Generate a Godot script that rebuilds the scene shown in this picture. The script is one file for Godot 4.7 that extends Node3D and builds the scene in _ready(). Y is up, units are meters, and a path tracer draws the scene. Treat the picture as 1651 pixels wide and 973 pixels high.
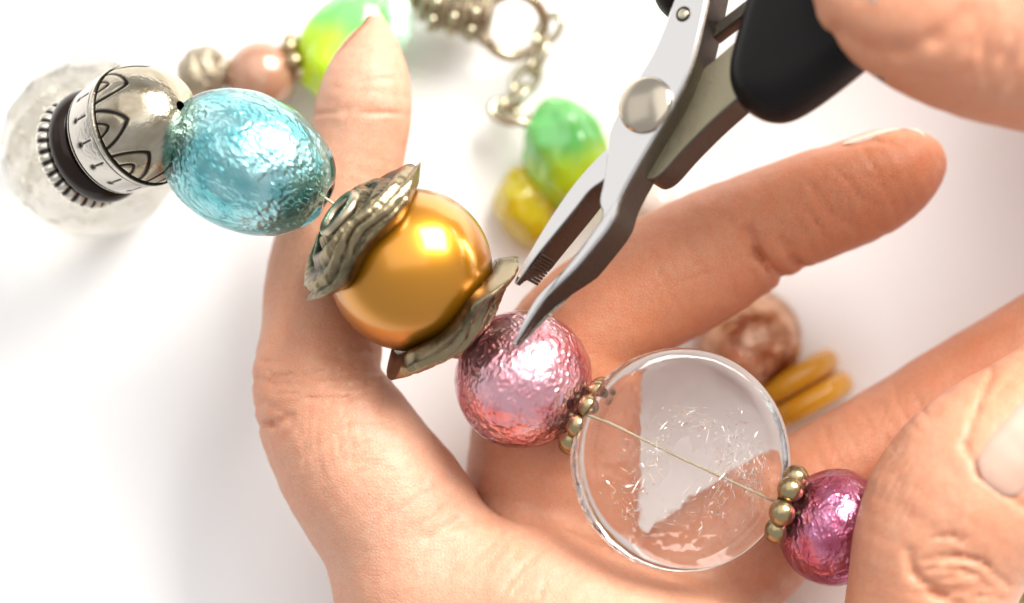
extends Node3D
# A hand holds up a bracelet of large beads over a white table while pliers open one of its links.
# The bench is drawn in a working frame (millimetres): x to the right, y away across the table, z up towards the lens.

const LENS_DIST := 400.0          # lens to the sharp plane, mm
const STEP := 0.075               # mm per drawing unit on the sharp plane

var frame_basis := Basis()
var frame_origin := Vector3()
var names := {}
var mats := {}


# ---------------------------------------------------------------- frame and node helpers
func at(px: float, py: float, z := 0.0) -> Vector3:
	var k := STEP * (LENS_DIST - z) / LENS_DIST
	return Vector3((px - 825.5) * k, (486.5 - py) * k, z)


func span(px: float, z := 0.0) -> float:
	return px * STEP * (LENS_DIST - z) / LENS_DIST


func numbered(called: String, where: String) -> String:
	var key := where + "/" + called
	var n: int = names.get(key, 0)
	names[key] = n + 1
	return called if n == 0 else "%s_%03d" % [called, n]


func thing(called: String, label: String, category: String, pos: Vector3, turn := Basis(), group := "") -> Node3D:
	var o := Node3D.new()
	o.name = numbered(called, "")
	add_child(o)
	o.transform = Transform3D(frame_basis * turn, frame_origin + frame_basis * (pos * 0.001))
	tag(o, label, category, group)
	return o


func tag(o: Node, label: String, category := "", group := "") -> void:
	o.set_meta("label", label)
	if category:
		o.set_meta("category", category)
	if group:
		o.set_meta("group", group)


func part(called: String, m: Mesh, mat: Material, parent: Node, place := Transform3D()) -> MeshInstance3D:
	var o := MeshInstance3D.new()
	o.name = numbered(called, str(parent.get_instance_id()))
	o.mesh = m
	o.material_override = mat
	o.transform = Transform3D(place.basis, place.origin * 0.001)
	parent.add_child(o)
	return o


func along(a: Vector3, twist := 0.0) -> Basis:      # a basis whose y runs along a
	var y := a.normalized()
	var x := y.cross(Vector3(0, 0, 1))
	if x.length() < 0.05:
		x = y.cross(Vector3(1, 0, 0))
	x = x.normalized()
	return Basis(x, y, x.cross(y)) * Basis(Vector3.UP, twist)


# ---------------------------------------------------------------- mesh helpers (input in mm, output in m)
func solid(v: PackedVector3Array, idx: PackedInt32Array, col := PackedColorArray(), nor := PackedVector3Array()) -> ArrayMesh:
	var vol := 0.0
	var mid := Vector3()
	for i in range(0, v.size(), maxi(1, v.size() / 200)):
		mid += v[i]
	mid /= maxf(1.0, ceilf(v.size() / float(maxi(1, v.size() / 200))))
	for i in range(0, idx.size(), 3):
		vol += (v[idx[i]] - mid).dot((v[idx[i + 1]] - mid).cross(v[idx[i + 2]] - mid))
	if vol > 0.0:
		for i in range(0, idx.size(), 3):
			var t := idx[i + 1]
			idx[i + 1] = idx[i + 2]
			idx[i + 2] = t
	if nor.is_empty():
		nor.resize(v.size())
		for i in range(0, idx.size(), 3):
			var a := v[idx[i]]
			var n := (v[idx[i + 2]] - a).cross(v[idx[i + 1]] - a)
			nor[idx[i]] += n
			nor[idx[i + 1]] += n
			nor[idx[i + 2]] += n
		for i in nor.size():
			nor[i] = nor[i].normalized()
	var out := PackedVector3Array()
	out.resize(v.size())
	for i in v.size():
		out[i] = v[i] * 0.001
	var arr := []
	arr.resize(Mesh.ARRAY_MAX)
	arr[Mesh.ARRAY_VERTEX] = out
	arr[Mesh.ARRAY_NORMAL] = nor
	arr[Mesh.ARRAY_INDEX] = idx
	if not col.is_empty():
		arr[Mesh.ARRAY_COLOR] = col
	var m := ArrayMesh.new()
	m.add_surface_from_arrays(Mesh.PRIMITIVE_TRIANGLES, arr)
	return m


func sheet(nu: int, nv: int, wrap_u: bool, wrap_v: bool, f: Callable, fc = null) -> ArrayMesh:
	var v := PackedVector3Array()
	var c := PackedColorArray()
	var idx := PackedInt32Array()
	for j in nv:
		for i in nu:
			var a := i / float(nu if wrap_u else nu - 1)
			var b := j / float(nv if wrap_v else nv - 1)
			v.append(f.call(a, b))
			if fc != null:
				c.append(fc.call(a, b))
	for j in (nv if wrap_v else nv - 1):
		for i in (nu if wrap_u else nu - 1):
			var i2 := (i + 1) % nu
			var j2 := (j + 1) % nv
			idx.append_array([j * nu + i, j * nu + i2, j2 * nu + i2, j * nu + i, j2 * nu + i2, j2 * nu + i])
	return solid(v, idx, c)


func ball(r: Vector3, nu := 64, nv := 40) -> ArrayMesh:
	return sheet(nu, nv, true, false, func(a, b):
		var th: float = PI * clampf(b, 0.0005, 0.9995)
		return Vector3(r.x * sin(th) * cos(TAU * a), r.y * cos(th), r.z * sin(th) * sin(TAU * a)))


func ring(big: float, small: float, nu := 56, nv := 16, flat := 1.0) -> ArrayMesh:   # round y
	return sheet(nu, nv, true, true, func(a, b):
		var q: float = big + small * cos(TAU * b)
		return Vector3(q * cos(TAU * a), small * flat * sin(TAU * b), q * sin(TAU * a)))


func lathe(profile: PackedVector2Array, nu := 72) -> ArrayMesh:    # x = radius, y = height; both ends are closed
	var pts := PackedVector2Array([Vector2(0.0001, profile[0].y)])
	pts.append_array(profile)
	pts.append(Vector2(0.0001, profile[profile.size() - 1].y))
	return sheet(nu, pts.size(), true, false, func(a, b):
		var q: Vector2 = pts[roundi(b * (pts.size() - 1))]
		return Vector3(q.x * cos(TAU * a), q.y, q.x * sin(TAU * a)))


func tube(pts: PackedVector3Array, r: float, n := 10) -> ArrayMesh:
	var v := PackedVector3Array()
	var idx := PackedInt32Array()
	var side := Vector3()
	for i in pts.size():
		var d := (pts[mini(i + 1, pts.size() - 1)] - pts[maxi(i - 1, 0)]).normalized()
		if i == 0:
			side = d.cross(Vector3(0.3, 0.5, 0.8)).normalized()
		side = (side - d * side.dot(d)).normalized()
		var other := d.cross(side)
		for k in n:
			v.append(pts[i] + r * (side * cos(TAU * k / n) + other * sin(TAU * k / n)))
	for i in pts.size() - 1:
		for k in n:
			var k2 := (k + 1) % n
			idx.append_array([i * n + k, i * n + k2, (i + 1) * n + k2, i * n + k, (i + 1) * n + k2, (i + 1) * n + k])
	for end in [0, pts.size() - 1]:
		v.append(pts[end])
		for k in n:
			idx.append_array([v.size() - 1, end * n + (k if end else (k + 1) % n), end * n + ((k + 1) % n if end else k)])
	return solid(v, idx)


func bow(pts: Array, steps := 8) -> PackedVector3Array:          # a smooth curve through points
	var out := PackedVector3Array()
	for i in pts.size() - 1:
		var a: Vector3 = pts[maxi(i - 1, 0)]
		var d: Vector3 = pts[mini(i + 2, pts.size() - 1)]
		var b: Vector3 = pts[i]
		for k in steps:
			out.append(b.cubic_interpolate(pts[i + 1], a, d, k / float(steps)))
	out.append(pts[pts.size() - 1])
	return out


func faceted(v: PackedVector3Array, tri: PackedInt32Array) -> ArrayMesh:   # every triangle its own plane
	var p := PackedVector3Array()
	var idx := PackedInt32Array()
	var nor := PackedVector3Array()
	for i in range(0, tri.size(), 3):
		var a := v[tri[i]]
		var b := v[tri[i + 1]]
		var c := v[tri[i + 2]]
		var n := (c - a).cross(b - a).normalized()
		p.append_array([a, b, c])
		nor.append_array([n, n, n])
		idx.append_array([p.size() - 3, p.size() - 2, p.size() - 1])
	return solid(p, idx, PackedColorArray(), nor)


func hull_shell(dirs: Array, r: Vector3, nu: int) -> ArrayMesh:  # a stone cut by planes, each at distance w along its direction
	var v := PackedVector3Array()
	var idx := PackedInt32Array()
	var nv := nu / 2
	for j in nv + 1:
		for i in nu:
			var th := PI * clampf(j / float(nv), 0.001, 0.999)
			var d := Vector3(sin(th) * cos(TAU * i / nu), cos(th), sin(th) * sin(TAU * i / nu))
			var s := 1.0
			for q: Vector4 in dirs:
				var c := d.dot(Vector3(q.x, q.y, q.z))
				if c > 0.0:
					s = minf(s, q.w / c)
			v.append(d * s * r)
	for j in nv:
		for i in nu:
			var i2 := (i + 1) % nu
			idx.append_array([j * nu + i, j * nu + i2, (j + 1) * nu + i2, j * nu + i, (j + 1) * nu + i2, (j + 1) * nu + i])
	return creased(v, idx, 0.93)


func rounded(p: PackedVector2Array, times := 2, keep := 0.22) -> PackedVector2Array:    # corners cut
	for t in times:
		var q := PackedVector2Array()
		for i in p.size():
			var b := p[(i + 1) % p.size()]
			q.append(p[i].lerp(b, keep))
			q.append(p[i].lerp(b, 1.0 - keep))
		p = q
	return p


func plate(p: PackedVector2Array, z0: float, z1: float, bevel: float, tip := Vector3()) -> ArrayMesh:    # from z0 (back) to z1 (front), front edge bevelled
	var area := 0.0
	for i in p.size():
		area += p[i].cross(p[(i + 1) % p.size()])
	if area < 0.0:
		p.reverse()
	var n := p.size()
	var inner := PackedVector2Array()
	for i in n:
		var a := (p[i] - p[(i + n - 1) % n]).normalized()
		var b := (p[(i + 1) % n] - p[i]).normalized()
		var m := (Vector2(-a.y, a.x) + Vector2(-b.y, b.x)).normalized()
		inner.append(p[i] + m * bevel)
	var v := PackedVector3Array()
	for q in inner:
		v.append(Vector3(q.x, q.y, z0))
	for q in p:
		v.append(Vector3(q.x, q.y, z0 + bevel))
	for q in p:
		v.append(Vector3(q.x, q.y, z1 - bevel))
	for q in inner:
		v.append(Vector3(q.x, q.y, z1))
	if tip.z > 0.0:                                  # thinner towards the tip
		for i in v.size():
			var k := clampf(Vector2(v[i].x, v[i].y).distance_to(Vector2(tip.x, tip.y)) / tip.z, 0.2, 1.0)
			v[i].z = z1 + (v[i].z - z1) * k
	var idx := PackedInt32Array()
	var tri := Geometry2D.triangulate_polygon(inner)
	if tri.is_empty():
		tri = Geometry2D.triangulate_polygon(p)
	for i in range(0, tri.size(), 3):
		var a := tri[i]
		var b := tri[i + 1]
		var c := tri[i + 2]
		if (inner[b] - inner[a]).cross(inner[c] - inner[a]) < 0.0:
			var t := b
			b = c
			c = t
		idx.append_array([3 * n + a, 3 * n + b, 3 * n + c, a, c, b])
	for k in 3:
		for i in n:
			var i2 := (i + 1) % n
			idx.append_array([k * n + i, k * n + i2, (k + 1) * n + i2, k * n + i, (k + 1) * n + i2, (k + 1) * n + i])
	return creased(v, idx, 0.8)


func pillow(p: PackedVector2Array, z0: float, z1: float, round_: float) -> ArrayMesh:   # a slab with fully rounded edges
	var n := p.size()
	var mid := Vector2()
	for q in p:
		mid += q / n
	var v := PackedVector3Array()
	var steps := 14
	for k in steps + 1:
		var an := -PI / 2 + PI * k / steps
		for i in n:
			var t := (p[(i + 1) % n] - p[(i + n - 1) % n]).normalized()
			var m := Vector2(-t.y, t.x)
			if m.dot(mid - p[i]) < 0.0:
				m = -m
			var q := p[i] + m * round_ * (1.0 - pow(maxf(cos(an), 0.0), 0.8))
			v.append(Vector3(q.x, q.y, (z0 + z1) * 0.5 + (z1 - z0) * 0.5 * sin(an)))
	var idx := PackedInt32Array()
	for k in steps:
		for i in n:
			var i2 := (i + 1) % n
			idx.append_array([k * n + i, k * n + i2, (k + 1) * n + i2, k * n + i, (k + 1) * n + i2, (k + 1) * n + i])
	for end in [0, steps]:
		v.append(Vector3(mid.x, mid.y, v[end * n].z + (0.5 if end else -0.5)))
		for i in n:
			var i2 := (i + 1) % n
			idx.append_array([v.size() - 1, end * n + (i if end else i2), end * n + (i2 if end else i)])
	return solid(v, idx)


func creased(v: PackedVector3Array, tri: PackedInt32Array, limit: float) -> ArrayMesh:    # smooth across edges flatter than the limit
	var faces := []
	var fan := {}
	for i in range(0, tri.size(), 3):
		var n := (v[tri[i + 1]] - v[tri[i]]).cross(v[tri[i + 2]] - v[tri[i]])
		faces.append(n)
		for k in 3:
			if not fan.has(tri[i + k]):
				fan[tri[i + k]] = []
			fan[tri[i + k]].append(i / 3)
	var p := PackedVector3Array()
	var nor := PackedVector3Array()
	var idx := PackedInt32Array()
	for i in range(0, tri.size(), 3):
		var own: Vector3 = faces[i / 3].normalized()
		for k in 3:
			var sum := Vector3()
			for f in fan[tri[i + k]]:
				if faces[f].normalized().dot(own) > limit:
					sum += faces[f]
			p.append(v[tri[i + k]])
			nor.append(sum.normalized())
			idx.append(p.size() - 1)
	return solid(p, idx, PackedColorArray(), nor)


# ---------------------------------------------------------------- materials
func lin(r: float, g: float, b: float, a := 1.0) -> Color:
	var c := Color(r, g, b).linear_to_srgb()
	c.a = a
	return c


func relief(kind: int, freq: float, seed_: int, octaves := 3, fractal := FastNoiseLite.FRACTAL_FBM) -> ImageTexture:
	var key := "t%d_%f_%d_%d_%d" % [kind, freq, seed_, octaves, fractal]
	if not mats.has(key):
		var n := FastNoiseLite.new()
		n.noise_type = kind
		n.frequency = freq
		n.seed = seed_
		n.fractal_type = fractal
		n.fractal_octaves = octaves
		if kind == FastNoiseLite.TYPE_CELLULAR:
			n.cellular_return_type = FastNoiseLite.RETURN_DISTANCE2_SUB
		mats[key] = ImageTexture.create_from_image(n.get_seamless_image(512, 512))
	return mats[key]


func metal(c: Color, rough: float, tinted := false) -> StandardMaterial3D:
	var m := StandardMaterial3D.new()
	m.albedo_color = c
	m.metallic = 1.0
	m.roughness = rough
	m.vertex_color_use_as_albedo = tinted
	return m


func bumped(m: StandardMaterial3D, tex: Texture2D, per_mm: float, height_mm: float) -> StandardMaterial3D:
	m.heightmap_enabled = true
	m.heightmap_texture = tex
	m.heightmap_scale = height_mm * 0.1
	m.uv1_triplanar = true
	m.uv1_scale = Vector3.ONE * per_mm * 1000.0
	return m


func glass(c: Color, bend := 0.03, rough := 0.0) -> StandardMaterial3D:
	var m := StandardMaterial3D.new()
	m.albedo_color = Color(c.r, c.g, c.b, 0.0)
	m.refraction_enabled = true
	m.refraction_scale = bend
	m.roughness = rough
	m.metallic_specular = 0.5
	return m


func enamel(c: Color, rough := 0.3, coat := 0.0) -> StandardMaterial3D:
	var m := StandardMaterial3D.new()
	m.albedo_color = c
	m.roughness = rough
	if coat > 0.0:
		m.clearcoat_enabled = true
		m.clearcoat = coat
		m.clearcoat_roughness = 0.06
	return m


func noise(seed_: int, freq: float, octaves := 3, fractal := FastNoiseLite.FRACTAL_FBM) -> FastNoiseLite:
	var n := FastNoiseLite.new()
	n.noise_type = FastNoiseLite.TYPE_SIMPLEX_SMOOTH
	n.seed = seed_
	n.frequency = freq
	n.fractal_type = fractal
	n.fractal_octaves = octaves
	return n


# ---------------------------------------------------------------- flesh: tapered bones joined into one skin
class Flesh:
	var a := PackedVector3Array()
	var b := PackedVector3Array()
	var ra := PackedFloat32Array()
	var rb := PackedFloat32Array()
	var of := PackedInt32Array()
	var c0 := PackedVector2Array()         # folds of the skin: lines seen from above
	var c1 := PackedVector2Array()
	var cw := PackedFloat32Array()
	var cd := PackedFloat32Array()
	var cz0 := PackedFloat32Array()
	var cz1 := PackedFloat32Array()
	var lumps := FastNoiseLite.new()
	var blush_and_shade := []                        # [point, radius, strength]: skin redness, plus painted shade and lit tone
	var base := Color(0.64, 0.32, 0.205)
	var blend := 5.0
	var cell := 0.7
	var dist := 400.0

	func chain(id: int, pts: Array, steps := 4) -> void:        # each point: place (mm) and radius as a Vector4
		for i in pts.size() - 1:
			var p0: Vector4 = pts[maxi(i - 1, 0)]
			var p1: Vector4 = pts[i]
			var p2: Vector4 = pts[i + 1]
			var p3: Vector4 = pts[mini(i + 2, pts.size() - 1)]
			var last := p1
			for k in range(1, steps + 1):
				var t := k / float(steps)
				var q := 0.5 * (2.0 * p1 + (p2 - p0) * t + (2.0 * p0 - 5.0 * p1 + 4.0 * p2 - p3) * t * t + (3.0 * p1 - p0 - 3.0 * p2 + p3) * t * t * t)
				a.append(Vector3(last.x, last.y, last.z))
				b.append(Vector3(q.x, q.y, q.z))
				ra.append(last.w)
				rb.append(maxf(q.w, 0.4))
				of.append(id)
				last = q

	func fold(pts: Array, width: float, depth: float, z0 := -100.0, z1 := 100.0) -> void:
		for i in pts.size() - 1:
			c0.append(pts[i])
			c1.append(pts[i + 1])
			cw.append(width)
			cd.append(depth)
			cz0.append(z0)
			cz1.append(z1)

	func near(p: Vector3, reach: float, from: PackedInt32Array) -> PackedInt32Array:
		var out := PackedInt32Array()
		for i in from:
			var ba := b[i] - a[i]
			var t := clampf((p - a[i]).dot(ba) / maxf(ba.length_squared(), 1e-6), 0.0, 1.0)
			if p.distance_to(a[i] + ba * t) - lerpf(ra[i], rb[i], t) < reach:
				out.append(i)
		return out

	func folds_near(p: Vector3, reach: float) -> PackedInt32Array:
		var out := PackedInt32Array()
		var q := Vector2(p.x, p.y) * dist / (dist - p.z)
		for i in c0.size():
			if Geometry2D.get_closest_point_to_segment(q, c0[i], c1[i]).distance_to(q) < reach + cw[i] * 2.5 and p.z > cz0[i] - reach and p.z < cz1[i] + reach:
				out.append(i)
		return out

	func field(p: Vector3, cand: PackedInt32Array, fc: PackedInt32Array) -> float:
		var palm := 1e3
		var res := 1e3
		var cur := 1e3
		var id := 0
		for i in cand:
			if of[i] != id:
				if id == 0:
					palm = cur
				else:
					var h := maxf(blend - absf(cur - palm), 0.0)
					res = minf(res, minf(cur, palm) - h * h / (4.0 * blend))
				cur = 1e3
				id = of[i]
			var ba := b[i] - a[i]
			var pa := p - a[i]
			var t := clampf(pa.dot(ba) / maxf(ba.length_squared(), 1e-6), 0.0, 1.0)
			var d := (pa - ba * t).length() - lerpf(ra[i], rb[i], t)
			if d < cur:
				cur = d
		if id == 0:
			palm = cur
			res = palm
		else:
			var h := maxf(blend - absf(cur - palm), 0.0)
			res = minf(res, minf(cur, palm) - h * h / (4.0 * blend))
		res -= 0.34 * lumps.get_noise_3dv(p)
		if fc.size():
			var q := Vector2(p.x, p.y) * dist / (dist - p.z)
			for i in fc:
				if p.z > cz0[i] and p.z < cz1[i]:
					var s := c1[i] - c0[i]
					var t := clampf((q - c0[i]).dot(s) / maxf(s.length_squared(), 1e-6), 0.0, 1.0)
					var e := (q - c0[i] - s * t).length_squared() / (cw[i] * cw[i])
					if e < 6.0:
						res += cd[i] * exp(-e)
		return res

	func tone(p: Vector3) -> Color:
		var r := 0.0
		for q in blush_and_shade:
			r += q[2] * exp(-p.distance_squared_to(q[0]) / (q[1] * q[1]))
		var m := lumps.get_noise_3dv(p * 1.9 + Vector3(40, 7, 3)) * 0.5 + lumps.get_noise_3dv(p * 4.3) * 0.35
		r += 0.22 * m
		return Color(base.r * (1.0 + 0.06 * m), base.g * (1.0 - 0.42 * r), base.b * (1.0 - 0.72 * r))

	func skin(lo: Vector3, hi: Vector3) -> Array:
		var n := Vector3i(((hi - lo) / (cell * 16.0)).ceil()) * 16
		var sx := n.x + 1
		var sxy := sx * (n.y + 1)
		var grid := PackedFloat32Array()
		grid.resize(sxy * (n.z + 1))
		var every := PackedInt32Array(range(a.size()))
		var jobs := []
		var rad16 := cell * 8.0 * 1.7321
		var rad4 := cell * 2.0 * 1.7321
		for bz in n.z / 16:
			for by in n.y / 16:
				for bx in n.x / 16:
					var mid := lo + cell * (Vector3(bx, by, bz) * 16.0 + Vector3.ONE * 8.0)
					var some := near(mid, rad16 + blend, every)
					if some.is_empty():
						continue
					for q in 64:
						var s := Vector3i(bx * 16 + (q & 3) * 4, by * 16 + ((q >> 2) & 3) * 4, bz * 16 + (q >> 4) * 4)
						var m := lo + cell * (Vector3(s) + Vector3.ONE * 2.0)
						var few := near(m, rad4 + blend + 1.0, some)
						if few.is_empty():
							continue
						var d := field(m, few, PackedInt32Array())
						if absf(d) > rad4 + 1.6:
							continue
						var fc := folds_near(m, rad4)
						jobs.append([s, few, fc])
						for k in 5:
							for j in 5:
								for i in 5:
									var at_ := (s.z + k) * sxy + (s.y + j) * sx + s.x + i
									if grid[at_] == 0.0:
										grid[at_] = field(lo + cell * Vector3(s.x + i, s.y + j, s.z + k), few, fc)
		var v := PackedVector3Array()
		var nor := PackedVector3Array()
		var col := PackedColorArray()
		var id := {}
		var cells := PackedInt32Array()
		var off := [0, 1, sx, sx + 1, sxy, sxy + 1, sxy + sx, sxy + sx + 1]
		var edges := [0, 1, 2, 3, 4, 5, 6, 7, 0, 2, 1, 3, 4, 6, 5, 7, 0, 4, 1, 5, 2, 6, 3, 7]
		for job in jobs:
			var s: Vector3i = job[0]
			for k in 4:
				for j in 4:
					for i in 4:
						var at_ := (s.z + k) * sxy + (s.y + j) * sx + s.x + i
						var inside := 0
						for c in 8:
							if grid[at_ + off[c]] < 0.0:
								inside += 1
						if inside == 0 or inside == 8:
							continue
						var sum := Vector3()
						var cnt := 0
						for e in 12:
							var c: int = edges[e * 2]
							var g: int = edges[e * 2 + 1]
							var d0 := grid[at_ + off[c]]
							var d1 := grid[at_ + off[g]]
							if (d0 < 0.0) != (d1 < 0.0):
								var t := d0 / (d0 - d1)
								sum += Vector3(c & 1, (c >> 1) & 1, c >> 2).lerp(Vector3(g & 1, (g >> 1) & 1, g >> 2), t)
								cnt += 1
						var p := lo + cell * (Vector3(s.x + i, s.y + j, s.z + k) + sum / cnt)
						id[at_] = v.size()
						cells.append(at_)
						v.append(p)
						var e0 := 0.22
						var n0 := Vector3()
						for t4 in [Vector3(1, 1, 1), Vector3(1, -1, -1), Vector3(-1, 1, -1), Vector3(-1, -1, 1)]:
							n0 += t4 * field(p + t4 * e0, job[1], job[2])
						nor.append(n0.normalized())
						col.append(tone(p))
		var idx := PackedInt32Array()
		for at_ in cells:
			for ax in 3:
				var st: int = [1, sx, sxy][ax]
				var u: int = [sx, sxy, 1][ax]
				var w: int = [sxy, 1, sx][ax]
				if (grid[at_] < 0.0) == (grid[at_ + st] < 0.0):
					continue
				if not (id.has(at_ - u) and id.has(at_ - w) and id.has(at_ - u - w)):
					continue
				var q := [id[at_], id[at_ - u], id[at_ - u - w], id[at_ - w]]
				if grid[at_] < 0.0:
					idx.append_array([q[0], q[1], q[2], q[0], q[2], q[3]])
				else:
					idx.append_array([q[0], q[2], q[1], q[0], q[3], q[2]])
		return [v, idx, col, nor]

	func touch(p: Vector3, d: Vector3) -> Vector3:      # walk from p along d until the skin is met
		var every := near(p, 30.0, PackedInt32Array(range(a.size())))
		var none := PackedInt32Array()
		for k in 40:
			var e := field(p, every, none)
			p += d * clampf(e, -1.0, 3.0) * 0.85
			if absf(e) < 0.01:
				return p
			if k > 12 and e > 3.0:
				break
		for k in 6:
			var e := field(p, every, none)
			var g := Vector3(field(p + Vector3(0.1, 0, 0), every, none) - e, field(p + Vector3(0, 0.1, 0), every, none) - e, field(p + Vector3(0, 0, 0.1), every, none) - e)
			p -= g.normalized() * e
		return p


func finger(list: Array) -> Array:                # drawing points (x, y, height, radius) in mm
	var out := []
	for q: Vector4 in list:
		var p := at(q.x, q.y, q.z)
		out.append(Vector4(p.x, p.y, p.z, span(q.w, q.z)))
	return out


func line(list: Array) -> Array:
	var out := []
	for q: Vector2 in list:
		out.append(Vector2((q.x - 825.5) * STEP, (486.5 - q.y) * STEP))
	return out


func nail(f: Flesh, mid: Vector3, tip: Vector3, up: Vector3, half_l: float, half_w: float, past: float) -> ArrayMesh:
	# a curved plate laid on the finger; past = how far its free edge stands out beyond the flesh
	var l := tip.normalized()
	var n := (up - l * up.dot(l)).normalized()
	var w := n.cross(l)
	var nu := 15
	var nv := 23
	var top := []
	for j in nv:
		for i in nu:
			var x := i / float(nu - 1) * 2.0 - 1.0
			var y := j / float(nv - 1) * 2.0 - 1.0
			var narrow := sqrt(maxf(0.02, 1.0 - pow(maxf(-y, 0.0), 5.0) * 0.75)) * (1.0 if y < 0.5 else 1.0 - 0.45 * pow((y - 0.5) / 0.5, 2.0))
			var ext := half_l * y
			var over := maxf(0.0, ext - (half_l - past))
			var p := mid + l * (ext - over) + w * (half_w * x * narrow) + n * 8.0
			var hit := f.touch(p, (-n - w * x * 0.55).normalized())
			var rim := maxf(absf(x), maxf(-y, 0.0))
			top.append(hit + n * (0.15 - 0.34 * pow(rim, 8.0)) + l * over + n * over * -0.15)
	var v := PackedVector3Array()
	for p: Vector3 in top:
		v.append(p)
	for p: Vector3 in top:
		v.append(p - n * 0.45)
	var idx := PackedInt32Array()
	var m := nu * nv
	for j in nv - 1:
		for i in nu - 1:
			var q := j * nu + i
			idx.append_array([q, q + 1, q + nu + 1, q, q + nu + 1, q + nu])
			idx.append_array([m + q, m + q + nu + 1, m + q + 1, m + q, m + q + nu, m + q + nu + 1])
	var rimv := PackedInt32Array()
	for i in nu:
		rimv.append(i)
	for j in range(1, nv):
		rimv.append(j * nu + nu - 1)
	for i in range(nu - 2, -1, -1):
		rimv.append((nv - 1) * nu + i)
	for j in range(nv - 2, 0, -1):
		rimv.append(j * nu)
	for k in rimv.size():
		var p := rimv[k]
		var q := rimv[(k + 1) % rimv.size()]
		idx.append_array([p, m + p, m + q, p, m + q, q])
	return solid(v, idx)


# ---------------------------------------------------------------- beads
const STRUNG := "beads strung on the bracelet"


func foil_bead(called: String, label: String, mid: Vector3, axis: Vector3, r: float, long: float, tint: Color, foil: Color, foil_dark: Color, seed_: int, share := 0.8) -> Node3D:
	var t := thing(called, label, "bead", mid, along(axis), STRUNG)
	var w := noise(seed_, 1.3, 2)
	part("glass_shell", sheet(96, 64, true, false, func(a, b):
		var th: float = PI * clampf(b, 0.0005, 0.9995)
		var d := Vector3(sin(th) * cos(TAU * a), cos(th), sin(th) * sin(TAU * a))
		var dimple := 1.0 - 0.10 * exp(-pow(minf(th, PI - th) / 0.16, 2.0))
		return d * Vector3(r, long, r) * dimple * (1.0 + 0.018 * w.get_noise_3dv(d))), glass(tint, 0.028, 0.0), t)
	var big := noise(seed_ + 1, 1.5, 2)
	var fold := noise(seed_ + 2, 2.6, 4, FastNoiseLite.FRACTAL_RIDGED)
	var fine := noise(seed_ + 3, 8.0, 2, FastNoiseLite.FRACTAL_RIDGED)
	var shape := func(d: Vector3) -> float:
		return 0.020 * big.get_noise_3dv(d) + 0.034 * ridge(fold, d + 0.22 * Vector3(big.get_noise_3dv(d * 2.0), big.get_noise_3dv(d * 2.0 + Vector3.ONE * 5.0), 0.0)) + 0.012 * ridge(fine, d)
	part("crinkled_foil", sheet(260, 170, true, false, func(a, b):
		var th: float = PI * clampf(b, 0.0005, 0.9995)
		var d := Vector3(sin(th) * cos(TAU * a), cos(th), sin(th) * sin(TAU * a))
		return d * Vector3(r, long * 0.98, r) * share * (1.0 + shape.call(d)), func(a, b):
		var th: float = PI * clampf(b, 0.0005, 0.9995)
		var d := Vector3(sin(th) * cos(TAU * a), cos(th), sin(th) * sin(TAU * a))
		var k := clampf(0.5 + 0.9 * big.get_noise_3dv(d * 0.9 + Vector3(3, 1, 7)), 0.0, 1.0)
		return foil_dark.lerp(foil, k)), metal(Color.WHITE, 0.31, true), t)
	return t


func ridge(n: FastNoiseLite, p: Vector3) -> float:      # thin raised creases on a smooth ground
	return pow(clampf(0.5 + 0.5 * n.get_noise_3dv(p), 0.0, 1.0), 3.0)


func daisy(mid: Vector3, axis: Vector3, ring_r: float, grain: float, count: int, label: String, m: Material, turn := 0.0) -> Node3D:
	var t := thing("granulated_spacer", label, "spacer bead", mid, along(axis, turn), "granulated metal spacers of the bracelet")
	part("core", ring(ring_r - grain * 0.75, grain * 0.72, 40, 12, 1.0), metal(lin(0.06, 0.045, 0.025), 0.4), t)
	var g := ball(Vector3.ONE * grain, 20, 13)
	for i in count:
		var a := TAU * i / count
		part("granule", g, m, t, Transform3D(Basis(), Vector3(cos(a), 0, sin(a)) * ring_r))
	return t


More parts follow.
